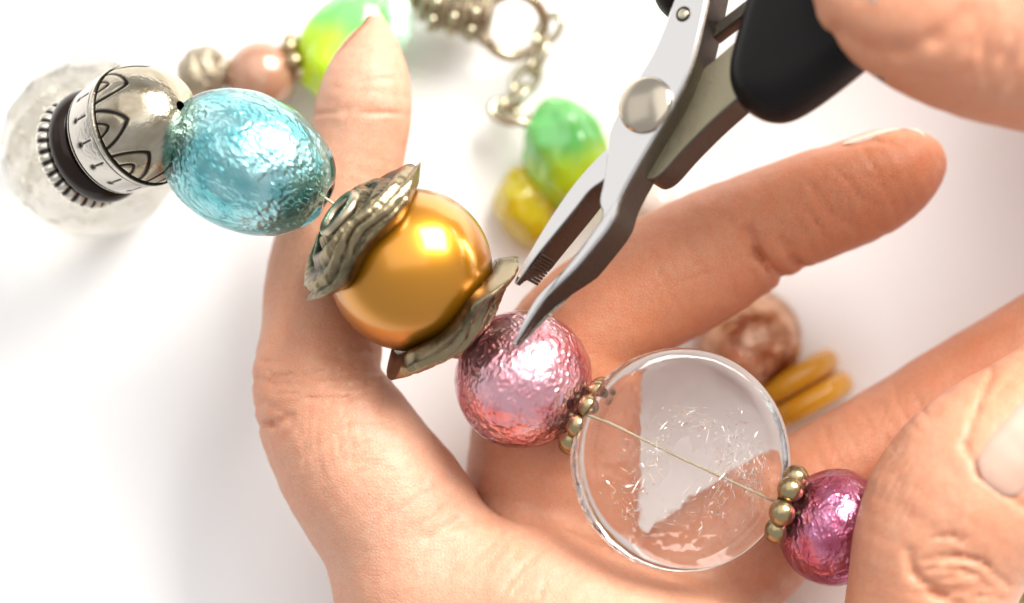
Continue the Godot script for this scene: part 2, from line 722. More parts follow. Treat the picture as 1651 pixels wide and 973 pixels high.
func leaf_cap(label: String, mid: Vector3, axis: Vector3, r: float, turn: float, m: Material) -> Node3D:
	# a cup of folded metal leaves round a bead: y points away from the bead
	var t := thing("leaf_bead_cap", label, "bead cap", mid, along(axis, turn), "leaf shaped caps of the gold pearl")
	var w := noise(5, 0.9, 3)
	var hgt := func(a: float, s: float) -> float:
		var swirl := a * 2.0 + 0.35 * s
		var edge := pow(s, 3.0) * (1.0 + 0.35 * pow(cos(TAU * a), 2.0))
		var q := s * (4.4 - 1.2 * absf(cos(TAU * a))) + 0.5 * sin(TAU * a) + 0.16 * w.get_noise_2d(cos(TAU * a) * 3.0, sin(TAU * a) * 3.0 + s)
		var vein := 1.0 - pow(absf(2.0 * (q - floorf(q)) - 1.0), 1.8)
		var leaf := 0.5 + 0.5 * cos(TAU * (swirl * 1.0 + s * 0.6))
		return 0.12 * vein * (0.6 + 0.4 * leaf) + 0.05 * leaf * smoothstep(0.15, 0.6, s) + 0.10 * edge
	var outline := func(a: float) -> float:
		var c := cos(TAU * a)
		return 0.82 + 0.14 * c * c + 0.03 * cos(TAU * 5.0 * a + 1.0)
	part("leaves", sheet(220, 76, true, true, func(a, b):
		var s: float
		var up: float
		if b < 0.62:
			s = b / 0.62
			up = 1.08 + hgt.call(a, s)
		elif b < 0.68:
			s = 1.0
			up = lerpf(1.08 + hgt.call(a, 1.0), 1.02 + 0.03, (b - 0.62) / 0.06)
		else:
			s = 1.0 - (b - 0.68) / 0.32
			up = 1.02 + 0.03 * pow(s, 3.0)
		var th: float = lerpf(0.20, outline.call(a), s)
		var d := Vector3(sin(th) * cos(TAU * a), cos(th), sin(th) * sin(TAU * a))
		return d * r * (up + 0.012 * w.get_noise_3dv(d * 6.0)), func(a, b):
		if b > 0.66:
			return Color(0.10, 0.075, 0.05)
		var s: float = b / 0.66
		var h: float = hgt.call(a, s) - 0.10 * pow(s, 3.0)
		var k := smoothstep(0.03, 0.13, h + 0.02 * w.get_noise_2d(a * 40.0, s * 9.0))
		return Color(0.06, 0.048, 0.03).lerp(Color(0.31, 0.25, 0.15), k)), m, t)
	part("hole_ring", ring(r * 0.27, r * 0.075, 48, 14), metal(lin(0.45, 0.38, 0.27), 0.3), t, Transform3D(Basis(), Vector3(0, r * 1.13, 0)))
	part("hole", ball(Vector3(r * 0.21, r * 0.03, r * 0.21), 24, 10), enamel(lin(0.01, 0.009, 0.008), 0.7), t, Transform3D(Basis(), Vector3(0, r * 1.10, 0)))
	return t


func nugget(called: String, label: String, mid: Vector3, axis: Vector3, r: Vector3, top: Color, low: Color, seed_: int, category := "bead") -> Node3D:
	var t := thing(called, label, category, mid, along(axis), STRUNG)
	var w := noise(seed_, 0.9, 2)
	var m := StandardMaterial3D.new()
	m.vertex_color_use_as_albedo = true
	m.roughness = 0.16
	m.subsurf_scatter_enabled = true
	m.subsurf_scatter_strength = 0.35
	m.clearcoat_enabled = true
	m.clearcoat = 0.7
	m.clearcoat_roughness = 0.08
	part("glass_body", sheet(72, 48, true, false, func(a, b):
		var th: float = PI * clampf(b, 0.0005, 0.9995)
		var d := Vector3(sin(th) * cos(TAU * a), cos(th), sin(th) * sin(TAU * a))
		return d * r * (1.0 + 0.13 * w.get_noise_3dv(d * 1.2)), func(a, b):
		var th: float = PI * b
		var d := Vector3(sin(th) * cos(TAU * a), cos(th), sin(th) * sin(TAU * a))
		return low.lerp(top, smoothstep(-0.35, 0.45, d.y + 0.25 * w.get_noise_3dv(d * 1.7)))), m, t)
	return t


func _ready() -> void:
	# ------------------------------------------------ camera, light, exposure
	var pitch := deg_to_rad(82.0)
	frame_basis = Basis(Vector3(1, 0, 0), Vector3(0, cos(pitch), -sin(pitch)), Vector3(0, sin(pitch), cos(pitch)))
	frame_origin = Vector3(0, 0.035 * sin(pitch), 0)
	var cam := Camera3D.new()
	cam.name = "camera"
	add_child(cam)
	cam.transform = Transform3D(frame_basis, frame_origin + frame_basis * Vector3(0, 0, LENS_DIST * 0.001))
	var at_ := CameraAttributesPhysical.new()
	at_.frustum_focal_length = 131.5
	at_.frustum_focus_distance = LENS_DIST * 0.001
	at_.exposure_aperture = 8.8
	at_.frustum_near = 0.02
	at_.frustum_far = 20.0
	cam.attributes = at_
	cam.keep_aspect = Camera3D.KEEP_HEIGHT
	cam.near = 0.02
	cam.far = 20.0
	cam.fov = 2.0 * rad_to_deg(atan(973.0 * STEP * 0.5 / LENS_DIST))
	cam.current = true

	var env := Environment.new()
	env.background_mode = Environment.BG_COLOR
	env.background_color = Color(0.77, 0.77, 0.775)
	env.background_energy_multiplier = 1.0
	env.tonemap_mode = Environment.TONE_MAPPER_LINEAR
	env.tonemap_exposure = 1.10
	env.sdfgi_enabled = true
	env.ssao_enabled = true
	env.ssil_enabled = true
	var we := WorldEnvironment.new()
	we.name = "studio_environment"
	we.environment = env
	add_child(we)
	softbox("key_softbox", Vector3(300, 400, 330), 0.34, 0.34, 0.80, Color(1.0, 0.985, 0.96))
	softbox("overhead_softbox", Vector3(-60, 380, 560), 0.8, 0.8, 0.22, Color(1.0, 0.99, 0.98))
	softbox("added_pliers_fill", Vector3(-515, 280, 205), 0.35, 0.35, 0.02, Color(1.0, 0.99, 0.98))  # added fill, put there to whiten the face of the pliers

	tabletop()
	holding_hand()
	pliers_hand()
	front_of_strand()
	back_of_strand()
	pliers()


func softbox(called: String, pos: Vector3, w: float, h: float, energy: float, c: Color) -> void:
	var l := AreaLight3D.new()
	l.name = called
	l.area_size = Vector2(w, h)
	l.light_energy = energy
	l.light_color = c
	l.set("area_range", 5.0)
	l.set("area_attenuation", 2.0)
	l.shadow_enabled = true
	add_child(l)
	var p := frame_origin + frame_basis * (pos * 0.001)
	l.look_at_from_position(p, frame_origin, Vector3(0.1, 0.2, 1).normalized())


func tabletop() -> void:
	var m := enamel(lin(0.90, 0.90, 0.90), 0.55)
	bumped(m, relief(FastNoiseLite.TYPE_SIMPLEX_SMOOTH, 0.02, 3, 4), 0.05, 0.02)
	var o := MeshInstance3D.new()
	o.name = "tabletop"
	var box := BoxMesh.new()
	box.size = Vector3(1.6, 0.02, 1.6)
	o.mesh = box
	o.material_override = m
	o.position = Vector3(0, -0.01, 0)
	add_child(o)
	tag(o, "bright white table surface under the bracelet and the hands")
	o.set_meta("kind", "structure")


func skin_material() -> StandardMaterial3D:
	var m := StandardMaterial3D.new()
	m.vertex_color_use_as_albedo = true
	m.roughness = 0.46
	m.metallic_specular = 0.42
	m.subsurf_scatter_enabled = true
	m.subsurf_scatter_strength = 0.12
	bumped(m, skin_grain(true), 0.075, 0.075)
	m.albedo_texture = skin_grain(false)
	return m


func skin_grain(height: bool) -> ImageTexture:       # pores and crossing fine lines; mottled redness
	var key := "grain%s" % height
	if mats.has(key):
		return mats[key]
	var cells := FastNoiseLite.new()
	cells.noise_type = FastNoiseLite.TYPE_CELLULAR
	cells.cellular_return_type = FastNoiseLite.RETURN_DISTANCE2_SUB
	cells.frequency = 0.06
	cells.seed = 11
	cells.fractal_octaves = 2
	var big := noise(12, 0.022, 3)
	var fine := noise(13, 0.09, 2)
	var a := cells.get_seamless_image(512, 512)
	var b := big.get_seamless_image(512, 512)
	var c := fine.get_seamless_image(512, 512)
	var out := Image.create(512, 512, false, Image.FORMAT_RGB8)
	for y in 512:
		for x in 512:
			var h := a.get_pixel(x, y).r
			var g := b.get_pixel(x, y).r
			var k := c.get_pixel(x, y).r
			if height:
				var q := clampf(0.55 * minf(h * 1.7, 1.0) + 0.30 * g + 0.15 * k, 0.0, 1.0)
				out.set_pixel(x, y, Color(q, q, q))
			else:
				var r := clampf(0.9 * (g - 0.5) + 0.5 * (k - 0.5), -0.5, 0.5)
				var d := 1.0 - 0.10 * (1.0 - smoothstep(0.0, 0.22, h))
				out.set_pixel(x, y, Color(0.97 * d, (0.955 - 0.10 * r) * d, (0.945 - 0.13 * r) * d))
	mats[key] = ImageTexture.create_from_image(out)
	return mats[key]


func wrinkles(f: Flesh, px: Vector2, dir: Vector2, length: float, count: int, gap: float, depth: float, seed_: int, z0 := -100.0) -> void:
	# a patch of short fine folds lying side by side
	var rng := RandomNumberGenerator.new()
	rng.seed = seed_
	var d := dir.normalized()
	var n := Vector2(-d.y, d.x)
	for i in count:
		var mid := px + n * gap * (i - count * 0.5 + rng.randf_range(-0.3, 0.3)) + d * rng.randf_range(-0.25, 0.25) * length
		var half := length * rng.randf_range(0.25, 0.55)
		var sag := rng.randf_range(-0.10, 0.10) * length
		f.fold(line([mid - d * half, mid + n * sag - d * half * 0.3, mid + n * sag + d * half * 0.35, mid + d * half]), rng.randf_range(0.24, 0.36), depth * rng.randf_range(0.7, 1.6), z0)


func nail_material() -> StandardMaterial3D:
	var m := enamel(lin(0.50, 0.27, 0.20), 0.55, 0.0)
	m.subsurf_scatter_enabled = true
	m.subsurf_scatter_strength = 0.2
	return m


func holding_hand() -> void:
	var f := Flesh.new()
	f.dist = LENS_DIST
	f.lumps.frequency = 0.085
	f.lumps.seed = 4
	f.cell = 0.54
	f.blend = 3.2
	# palm first (0), then the fingers
	f.chain(0, finger([Vector4(690, 975, -6, 138), Vector4(860, 1000, -5, 152), Vector4(1030, 1075, -6, 158), Vector4(1230, 1180, -10, 170)]))
	f.chain(0, finger([Vector4(760, 1080, -9, 165), Vector4(900, 1230, -9, 190), Vector4(1060, 1400, -8, 200), Vector4(1080, 1620, -8, 190)]))
	f.chain(0, finger([Vector4(1060, 1060, -13, 120), Vector4(1120, 1230, -9, 180), Vector4(1160, 1420, -8, 190), Vector4(1120, 1620, -8, 190)]))
	f.chain(1, finger([Vector4(609, 34, -16, 10), Vector4(602, 66, -15, 34), Vector4(594, 112, -15, 60), Vector4(588, 172, -15, 78), Vector4(575, 240, -15.5, 80), Vector4(548, 340, -16, 90), Vector4(528, 440, -15, 98), Vector4(519, 540, -11.5, 98), Vector4(514, 630, -8.5, 108), Vector4(566, 735, -7, 126), Vector4(645, 850, -7, 136), Vector4(700, 975, -8, 146)]))
	f.chain(2, finger([Vector4(1478, 262, -13, 50), Vector4(1440, 281, -13, 74), Vector4(1370, 312, -13, 86), Vector4(1250, 358, -13, 92), Vector4(1120, 425, -13, 106), Vector4(1000, 492, -13, 108), Vector4(930, 552, -13, 112), Vector4(906, 640, -14, 128), Vector4(894, 750, -16, 142), Vector4(898, 860, -18, 140), Vector4(900, 970, -17, 140)]))
	f.chain(3, finger([Vector4(1900, 392, -14, 62), Vector4(1770, 480, -15, 68), Vector4(1650, 560, -15, 73), Vector4(1500, 660, -15, 82), Vector4(1350, 765, -15, 92), Vector4(1220, 856, -16, 112), Vector4(1120, 945, -17, 128), Vector4(1060, 1060, -15, 130)]))
	f.chain(4, finger([Vector4(1705, 625, 4, 88), Vector4(1650, 705, 5, 126), Vector4(1575, 790, 5.5, 156), Vector4(1525, 875, 5.5, 148), Vector4(1505, 945, 5.5, 138), Vector4(1488, 1050, 4, 142), Vector4(1430, 1180, 0, 165), Vector4(1310, 1280, -5, 190), Vector4(1200, 1400, -8, 200)]))
	# folds
	f.fold(line([Vector2(502, 186), Vector2(560, 178), Vector2(640, 184)]), 0.35, 0.16)
	f.fold(line([Vector2(400, 690), Vector2(440, 684), Vector2(470, 672)]), 0.45, 0.42)
	f.fold(line([Vector2(400, 612), Vector2(440, 622), Vector2(500, 620)]), 0.4, 0.22)
	f.fold(line([Vector2(470, 606), Vector2(540, 610), Vector2(640, 590)]), 0.6, 0.25)
	f.fold(line([Vector2(400, 640), Vector2(430, 650)]), 0.35, 0.15)
	f.fold(line([Vector2(560, 690), Vector2(620, 684), Vector2(660, 690)]), 0.35, 0.10)
	f.fold(line([Vector2(612, 732), Vector2(660, 722)]), 0.3, 0.08)
	f.fold(line([Vector2(690, 870), Vector2(740, 840), Vector2(790, 838)]), 0.5, 0.16)
	f.fold(line([Vector2(720, 930), Vector2(760, 890)]), 0.4, 0.10)
	f.fold(line([Vector2(1205, 372), Vector2(1222, 410), Vector2(1262, 446)]), 0.75, 0.85)
	f.fold(line([Vector2(1262, 388), Vector2(1282, 420), Vector2(1310, 440)]), 0.5, 0.36)
	f.fold(line([Vector2(1310, 300), Vector2(1340, 345), Vector2(1385, 372), Vector2(1420, 366)]), 0.55, 0.14)
	f.fold(line([Vector2(1352, 278), Vector2(1390, 320), Vector2(1420, 332)]), 0.35, 0.10)
	f.fold(line([Vector2(1080, 460), Vector2(1150, 440)]), 0.4, 0.08)
	f.fold(line([Vector2(1320, 238), Vector2(1400, 226), Vector2(1452, 236)]), 0.4, 0.22)
	f.fold(line([Vector2(1466, 892), Vector2(1475, 925), Vector2(1510, 960), Vector2(1560, 990)]), 0.7, 0.40, 0.0)
	f.fold(line([Vector2(1490, 905), Vector2(1540, 896), Vector2(1590, 912), Vector2(1625, 945)]), 0.5, 0.26, 0.0)
	f.fold(line([Vector2(1510, 938), Vector2(1560, 925), Vector2(1600, 950)]), 0.5, 0.18, 0.0)
	f.fold(line([Vector2(1600, 600), Vector2(1575, 660), Vector2(1556, 720), Vector2(1580, 765), Vector2(1660, 825)]), 0.55, 0.36, 0.0)
	f.fold(line([Vector2(1651, 590), Vector2(1605, 640)]), 0.4, 0.15, 0.0)
	wrinkles(f, Vector2(440, 640), Vector2(1, 0.1), 70, 7, 16, 0.15, 1)
	wrinkles(f, Vector2(560, 605), Vector2(1, -0.15), 110, 6, 13, 0.13, 2)
	wrinkles(f, Vector2(600, 700), Vector2(1, -0.1), 90, 9, 17, 0.05, 3)
	wrinkles(f, Vector2(500, 720), Vector2(0.15, 1), 90, 8, 16, 0.06, 4)
	wrinkles(f, Vector2(690, 850), Vector2(0.8, -0.5), 110, 8, 19, 0.035, 5)
	wrinkles(f, Vector2(830, 930), Vector2(0.6, -0.75), 110, 6, 26, 0.08, 6, -8.0)
	wrinkles(f, Vector2(590, 150), Vector2(1, 0), 90, 6, 24, 0.05, 7)
	wrinkles(f, Vector2(1250, 395), Vector2(0.42, 0.9), 120, 8, 17, 0.13, 8)
	wrinkles(f, Vector2(1370, 340), Vector2(0.55, 0.83), 110, 7, 22, 0.09, 9)
	wrinkles(f, Vector2(1120, 440), Vector2(0.45, 0.9), 120, 8, 25, 0.06, 10)
	wrinkles(f, Vector2(850, 770), Vector2(1, 0.15), 120, 6, 20, 0.07, 11)
	wrinkles(f, Vector2(1540, 925), Vector2(1, 0.12), 110, 8, 15, 0.16, 12, 0.0)
	wrinkles(f, Vector2(1480, 800), Vector2(0.45, -0.9), 90, 10, 14, 0.05, 13, 0.0)
	wrinkles(f, Vector2(1400, 700), Vector2(0.5, 0.86), 90, 8, 26, 0.07, 14)
	f.blush_and_shade = [[at(600, 130, -10), 14.0, -0.28], [at(680, 800, 0), 15.0, -0.30], [at(480, 610, -3), 8.0, 0.22], [at(1450, 290, -7), 13.0, 0.50], [at(1240, 380, -6), 12.0, 0.35], [at(1000, 510, -8), 14.0, 0.45], [at(870, 720, -8), 11.0, 0.35], [at(1330, 770, -8), 13.0, 0.3], [at(1530, 920, 14), 9.0, 0.22], [at(1620, 620, 10), 8.0, 0.2], [at(1600, 580, -10), 14.0, 0.4]]  # knuckle redness and pale palm, with shade and light also painted in
	var s := f.skin(Vector3(-36, -76, -31), Vector3(80, 42, 24))
	var t := thing("hand", "open hand with bent fingers holding up the bracelet, its thumb pressing a bead", "hand", Vector3())
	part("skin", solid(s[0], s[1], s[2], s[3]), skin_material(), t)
	var nm := nail_material()
	var d := (at(1690, 630, 8) - at(1540, 850, 8)).normalized()
	part("thumbnail", nail(f, at(1662, 690, 14), d, Vector3(0.10, 0.10, 1.0), 8.6, 7.6, 1.5), nm, t)
	d = (at(1500, 250, -13) - at(1370, 312, -13)).normalized()
	part("fingernail", nail(f, at(1432, 252, -13), d, Vector3(-0.2, 0.84, 0.56), 5.0, 3.0, 0.1), enamel(lin(0.74, 0.52, 0.42), 0.35), t)
	var rows := []
	for q in [Vector4(588, 128, -15, 66), Vector4(592, 112, -15, 60), Vector4(597, 88, -15, 48), Vector4(602, 66, -15, 34), Vector4(606, 48, -15.5, 21), Vector4(608, 34, -16, 11), Vector4(609, 22, -16.2, 7)]:
		rows.append(q)
	var out := Vector3(-0.84, 0.28, -0.46).normalized()
	var cross := Vector3(0.45, 0.1, -0.88).normalized()
	part("fingernail", sheet(17, 28, false, true, func(a, b2):
		var face: float = b2 * 2.0 if b2 < 0.5 else 2.0 - b2 * 2.0       # there and back: outer side, then inner side
		var i := clampi(floori(face * 6.0), 0, 5)
		var q: Vector4 = rows[i].lerp(rows[i + 1], face * 6.0 - i)
		var x: float = (a * 2.0 - 1.0) * 3.6 * sqrt(clampf(1.08 - pow(face, 2.4), 0.02, 1.0)) * sqrt(clampf(face / 0.12, 0.15, 1.0))
		return at(q.x, q.y, q.z) + out * (span(q.w, q.z) * 0.97 + (0.18 if b2 < 0.5 else -0.12) - x * x / 11.0) + cross * x), enamel(lin(0.74, 0.52, 0.44), 0.35), t)
	return


func pliers_hand() -> void:
	var f := Flesh.new()
	f.dist = LENS_DIST
	f.lumps.frequency = 0.085
	f.lumps.seed = 9
	f.cell = 0.8
	f.chain(0, finger([Vector4(2050, -40, 6, 200), Vector4(2250, -180, 0, 260), Vector4(2450, -330, -4, 280)]))
	f.chain(0, finger([Vector4(1900, -330, -8, 170), Vector4(2150, -330, -6, 230), Vector4(2450, -400, -4, 280)]))
	f.chain(1, finger([Vector4(1354, 2, 18, 46), Vector4(1400, -4, 19, 90), Vector4(1467, 8, 19, 128), Vector4(1562, 28, 19, 156), Vector4(1700, 52, 18, 166), Vector4(1850, 50, 12, 165), Vector4(2050, -40, 6, 200)]))
	f.chain(2, finger([Vector4(1330, -250, -9, 60), Vector4(1400, -270, -10, 84), Vector4(1560, -300, -10, 95), Vector4(1730, -320, -9, 110), Vector4(1900, -330, -8, 130)]))
	f.fold(line([Vector2(1322, 10), Vector2(1352, 50), Vector2(1410, 78), Vector2(1455, 82), Vector2(1510, 62), Vector2(1560, 20)]), 1.2, 0.42, 6.0)
	f.fold(line([Vector2(1600, 20), Vector2(1585, 80), Vector2(1600, 150)]), 1.0, 0.16, 6.0)
	f.fold(line([Vector2(1640, 10), Vector2(1622, 90), Vector2(1640, 150)]), 0.9, 0.14, 6.0)
	f.fold(line([Vector2(1400, 100), Vector2(1500, 128), Vector2(1560, 120)]), 0.8, 0.12, 6.0)
	wrinkles(f, Vector2(1620, 90), Vector2(0.1, 1), 130, 8, 20, 0.07, 15, 6.0)
	f.blush_and_shade = [[at(1480, 120, 20), 9.0, 0.3], [at(1400, 0, 20), 9.0, 0.2], [at(1640, 60, 22), 9.0, 0.2]]
	var s := f.skin(Vector3(32, -6, -28), Vector3(140, 82, 34))
	var t := thing("hand", "hand gripping the black pliers handle, blurred thumb at the top corner", "hand", at(1700, 40, 0))
	var off := -at(1700, 40, 0)
	part("skin", solid(s[0], s[1], s[2], s[3]), skin_material(), t, Transform3D(Basis(), off))
	var d := (at(1352, 2, 16) - at(1520, 16, 16)).normalized()
	part("thumbnail", nail(f, at(1510, -112, 30), d, Vector3(-0.05, 0.75, 1.0), 6.4, 4.2, 0.1), enamel(lin(0.74, 0.47, 0.36), 0.35), t, Transform3D(Basis(), off))


func front_of_strand() -> void:
	var bronze := metal(Color.WHITE, 0.25, true)
	bumped(bronze, relief(FastNoiseLite.TYPE_SIMPLEX_SMOOTH, 0.03, 8, 4), 0.09, 0.03)
	var brass := metal(lin(0.40, 0.31, 0.17), 0.27)
	bumped(brass, relief(FastNoiseLite.TYPE_SIMPLEX_SMOOTH, 0.03, 8, 4), 0.09, 0.04)

	# the cut glass bead lying on the table
	var rng := RandomNumberGenerator.new()
	rng.seed = 21
	var t := thing("faceted_bead", "large faceted clear glass bead lying on the table", "bead", at(148, 236, -27), along(Vector3(0.7, 0.3, 0.6)), STRUNG)
	var cuts := []
	for i in 70:
		var y := 1.0 - 2.0 * (i + 0.5) / 70.0
		var q := sqrt(1.0 - y * y)
		cuts.append(Vector4(q * cos(i * 2.39996), y, q * sin(i * 2.39996), 0.945))
	var milky := glass(lin(0.90, 0.87, 0.80), 0.045, 0.0)
	milky.albedo_color.a = 0.12
	part("cut_glass", hull_shell(cuts, Vector3.ONE * span(153, -27), 130), milky, t)
	var milk := enamel(lin(0.78, 0.74, 0.66), 0.35)
	var sp := SurfaceTool.new()
	sp.begin(Mesh.PRIMITIVE_TRIANGLES)
	for i in 700:
		var p := Vector3(rng.randfn(), rng.randfn(), rng.randfn()).normalized() * span(100, -27) * pow(rng.randf(), 0.4)
		var u := Vector3(rng.randfn(), rng.randfn(), rng.randfn()).normalized() * rng.randf_range(0.3, 1.6)
		var w := Vector3(rng.randfn(), rng.randfn(), rng.randfn()).normalized() * rng.randf_range(0.2, 0.9)
		for q in [p, p + u, p + w]:
			sp.add_vertex(q * 0.001)
	var fl := part("crackle", sp.commit(), milk, t)
	fl.set_meta("kind", "stuff")

	silver_bead()

	# teal, gold, pink
	foil_bead("foil_bead", "oval teal glass bead with silvery crinkled foil inside", at(398, 262, -1), Vector3(263, -110, 20), span(114), span(148), lin(0.62, 0.90, 0.92), Color(0.76, 0.89, 0.90), Color(0.25, 0.55, 0.58), 31, 0.81)
	var gold := metal(lin(0.54, 0.22, 0.005), 0.32)
	gold.metallic = 0.85
	gold.clearcoat_enabled = true
	gold.clearcoat = 1.0
	gold.clearcoat_roughness = 0.16
	t = thing("gold_pearl", "shiny round golden pearl bead held between two leaf caps", "bead", at(662, 435, 1), along(Vector3(0.7, -0.7, 0)), STRUNG)
	part("pearl_body", ball(Vector3.ONE * span(132), 96, 64), gold, t)
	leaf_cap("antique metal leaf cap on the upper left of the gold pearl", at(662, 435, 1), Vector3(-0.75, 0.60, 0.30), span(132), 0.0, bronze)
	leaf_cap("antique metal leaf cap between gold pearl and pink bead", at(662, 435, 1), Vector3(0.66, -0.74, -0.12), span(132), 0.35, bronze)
	foil_bead("foil_bead", "round pink foil glass bead under the tip of the pliers", at(843, 612, 0), Vector3(0.85, -0.5, 0.1), span(113), span(111), lin(0.985, 0.76, 0.80), Color(0.93, 0.78, 0.85), Color(0.82, 0.42, 0.46), 57, 0.82)
	daisy(at(944, 671, -0.5), Vector3(0.86, -0.50, 0.12), span(52), span(19.5), 9, "granulated brass spacer between round pink bead and clear disc", brass, 0.2)
	crystal_disc()
	daisy(at(1268, 815, -0.5), Vector3(0.93, -0.33, 0.14), span(46), span(22), 7, "granulated brass spacer between clear disc and the thumb", brass, 0.5)
	foil_bead("foil_bead", "dark pink foil bead pinched under the thumb", at(1345, 851, -1), Vector3(0.93, -0.33, 0.0), span(96), span(90), lin(0.95, 0.66, 0.76), Color(0.76, 0.50, 0.70), Color(0.50, 0.14, 0.22), 83, 0.78)
	# the thread
	var thread := enamel(lin(0.55, 0.46, 0.30), 0.4)
	t = thing("bracelet_thread", "thin pale thread running through the beads and seen inside the clear disc", "thread", at(826, 486, 0))
	var pts := []
	for q in [Vector3(225, 203, -3), Vector3(265, 206, -2), Vector3(398, 262, -1), Vector3(528, 322, 0), Vector3(662, 435, 1), Vector3(760, 530, 0.5), Vector3(843, 612, 0), Vector3(944, 671, -0.3), Vector3(985, 688, 0), Vector3(1098, 742, 0.6), Vector3(1245, 808, 0), Vector3(1345, 850, -1), Vector3(1470, 900, -5)]:
		pts.append(at(q.x, q.y, q.z) - at(826, 486, 0))
	part("strand", tube(bow(pts, 6), 0.17, 8), thread, t)


func silver_bead() -> void:
	var ax := Vector3(0.72, 0.28, 0.63)
	var mid := at(225, 203, -3)
	var r := span(101)
	var m := metal(Color.WHITE, 0.20, true)
	bumped(m, relief(FastNoiseLite.TYPE_SIMPLEX_SMOOTH, 0.03, 8, 4), 0.09, 0.035)
	var t := thing("engraved_silver_bead", "silver dome bead engraved with looping leaves and a studded band", "bead", mid, along(ax, 0.3), STRUNG)
	# y along the axis: dome from 0 to r, the rim, then the band down to -0.55 r
	var groove := func(a: float, y: float) -> float:       # 0 on the plain metal, 1 in the bottom of a cut
		var g := 0.0
		if y > 0.02:
			var lat := asin(clampf(y, 0.0, 1.0))               # from the rim to the pole
			var u: float = absf(fposmod(a * 8.0, 1.0) - 0.5) * TAU / 8.0
			for q in [Vector3(0.32, 0.60, 0.15), Vector3(0.12, 0.27, 0.30)]:
				var e := pow(u / q.x, 1.5) + pow(lat / q.y, 1.9)
				g = maxf(g, exp(-pow((e - 1.0) / q.z, 2.0)))
			g = maxf(g, exp(-pow((y - 0.045) / 0.035, 2.0)))
		else:
			for q in [-0.08, -0.68]:
				g = maxf(g, exp(-pow((y - q) / 0.018, 2.0)))
			var u2: float = (fposmod(a * 15.0, 1.0) - 0.5) * TAU / 15.0
			g = maxf(g, 0.9 * exp(-(pow(u2 / 0.06, 2.0) + pow((y + 0.44) / 0.075, 2.0))))
			g = maxf(g, 0.8 * exp(-pow(u2 / 0.025, 2.0)) * (1.0 - smoothstep(0.08, 0.18, absf(y + 0.28))))
		return g
	var tarnish := noise(61, 0.8, 3)
	var height := func(b: float) -> float:
		return lerpf(-0.75, 0.996, b)
	part("body", sheet(512, 190, true, false, func(a, b):
		if b < 0.02:
			return Vector3(0.55 * cos(TAU * a), -0.7, 0.55 * sin(TAU * a)) * r
		var y: float = height.call(b)
		var q: float = sqrt(maxf(0.0, 1.0 - y * y)) if y > 0.0 else 1.0 - 0.09 * pow(y / 0.75, 2.0)
		if y <= 0.03 and y > -0.06:
			q = 1.02
		q -= 0.022 * groove.call(a, y)
		return Vector3(q * cos(TAU * a), y, q * sin(TAU * a)) * r, func(a, b):
		var y: float = height.call(b)
		var plain := Color(0.50, 0.47, 0.42) if y < 0.0 else Color(0.50, 0.45, 0.36).lerp(Color(0.30, 0.25, 0.17), clampf(0.5 + tarnish.get_noise_3d(cos(TAU * a) * 2.0, y * 2.0, sin(TAU * a) * 2.0), 0.0, 1.0))
		return plain.lerp(Color(0.03, 0.025, 0.02), smoothstep(0.15, 0.7, groove.call(a, y)))), m, t)
	# what lies behind it on the strand
	var black := enamel(lin(0.014, 0.007, 0.004), 0.2)
	black.metallic_specular = 0.35
	t = thing("dark_disc_bead", "dark brown polished disc bead behind the engraved silver bead", "bead", mid - ax.normalized() * r * 1.04, along(ax), STRUNG)
	var prof := PackedVector2Array()
	for k in 25:
		var an := -PI / 2 + PI * k / 24.0
		prof.append(Vector2(r * 0.80 + r * 0.16 * cos(an), r * 0.22 * sin(an)))
	part("disc", lathe(prof, 80), black, t)
	var dull := metal(Color.WHITE, 0.3, true)
	t = thing("ribbed_metal_cap", "ribbed antique silver cap between dark disc and clear faceted bead", "bead cap", mid - ax.normalized() * r * 1.42, along(ax), STRUNG)
	part("ribs", sheet(360, 40, true, true, func(a, b):
		var an: float = TAU * b
		var tooth := pow(0.5 + 0.5 * cos(TAU * a * 30.0), 0.6)
		var q: float = r * (0.70 + 0.26 * cos(an) - (0.045 * (1.0 - tooth) if cos(an) > -0.2 else 0.0))
		return Vector3(q * cos(TAU * a), r * 0.17 * sin(an), q * sin(TAU * a)), func(a, b):
		var tooth := pow(0.5 + 0.5 * cos(TAU * a * 30.0), 0.6)
		return Color(0.04, 0.035, 0.03).lerp(Color(0.66, 0.62, 0.54), smoothstep(0.3, 0.8, tooth))), dull, t)


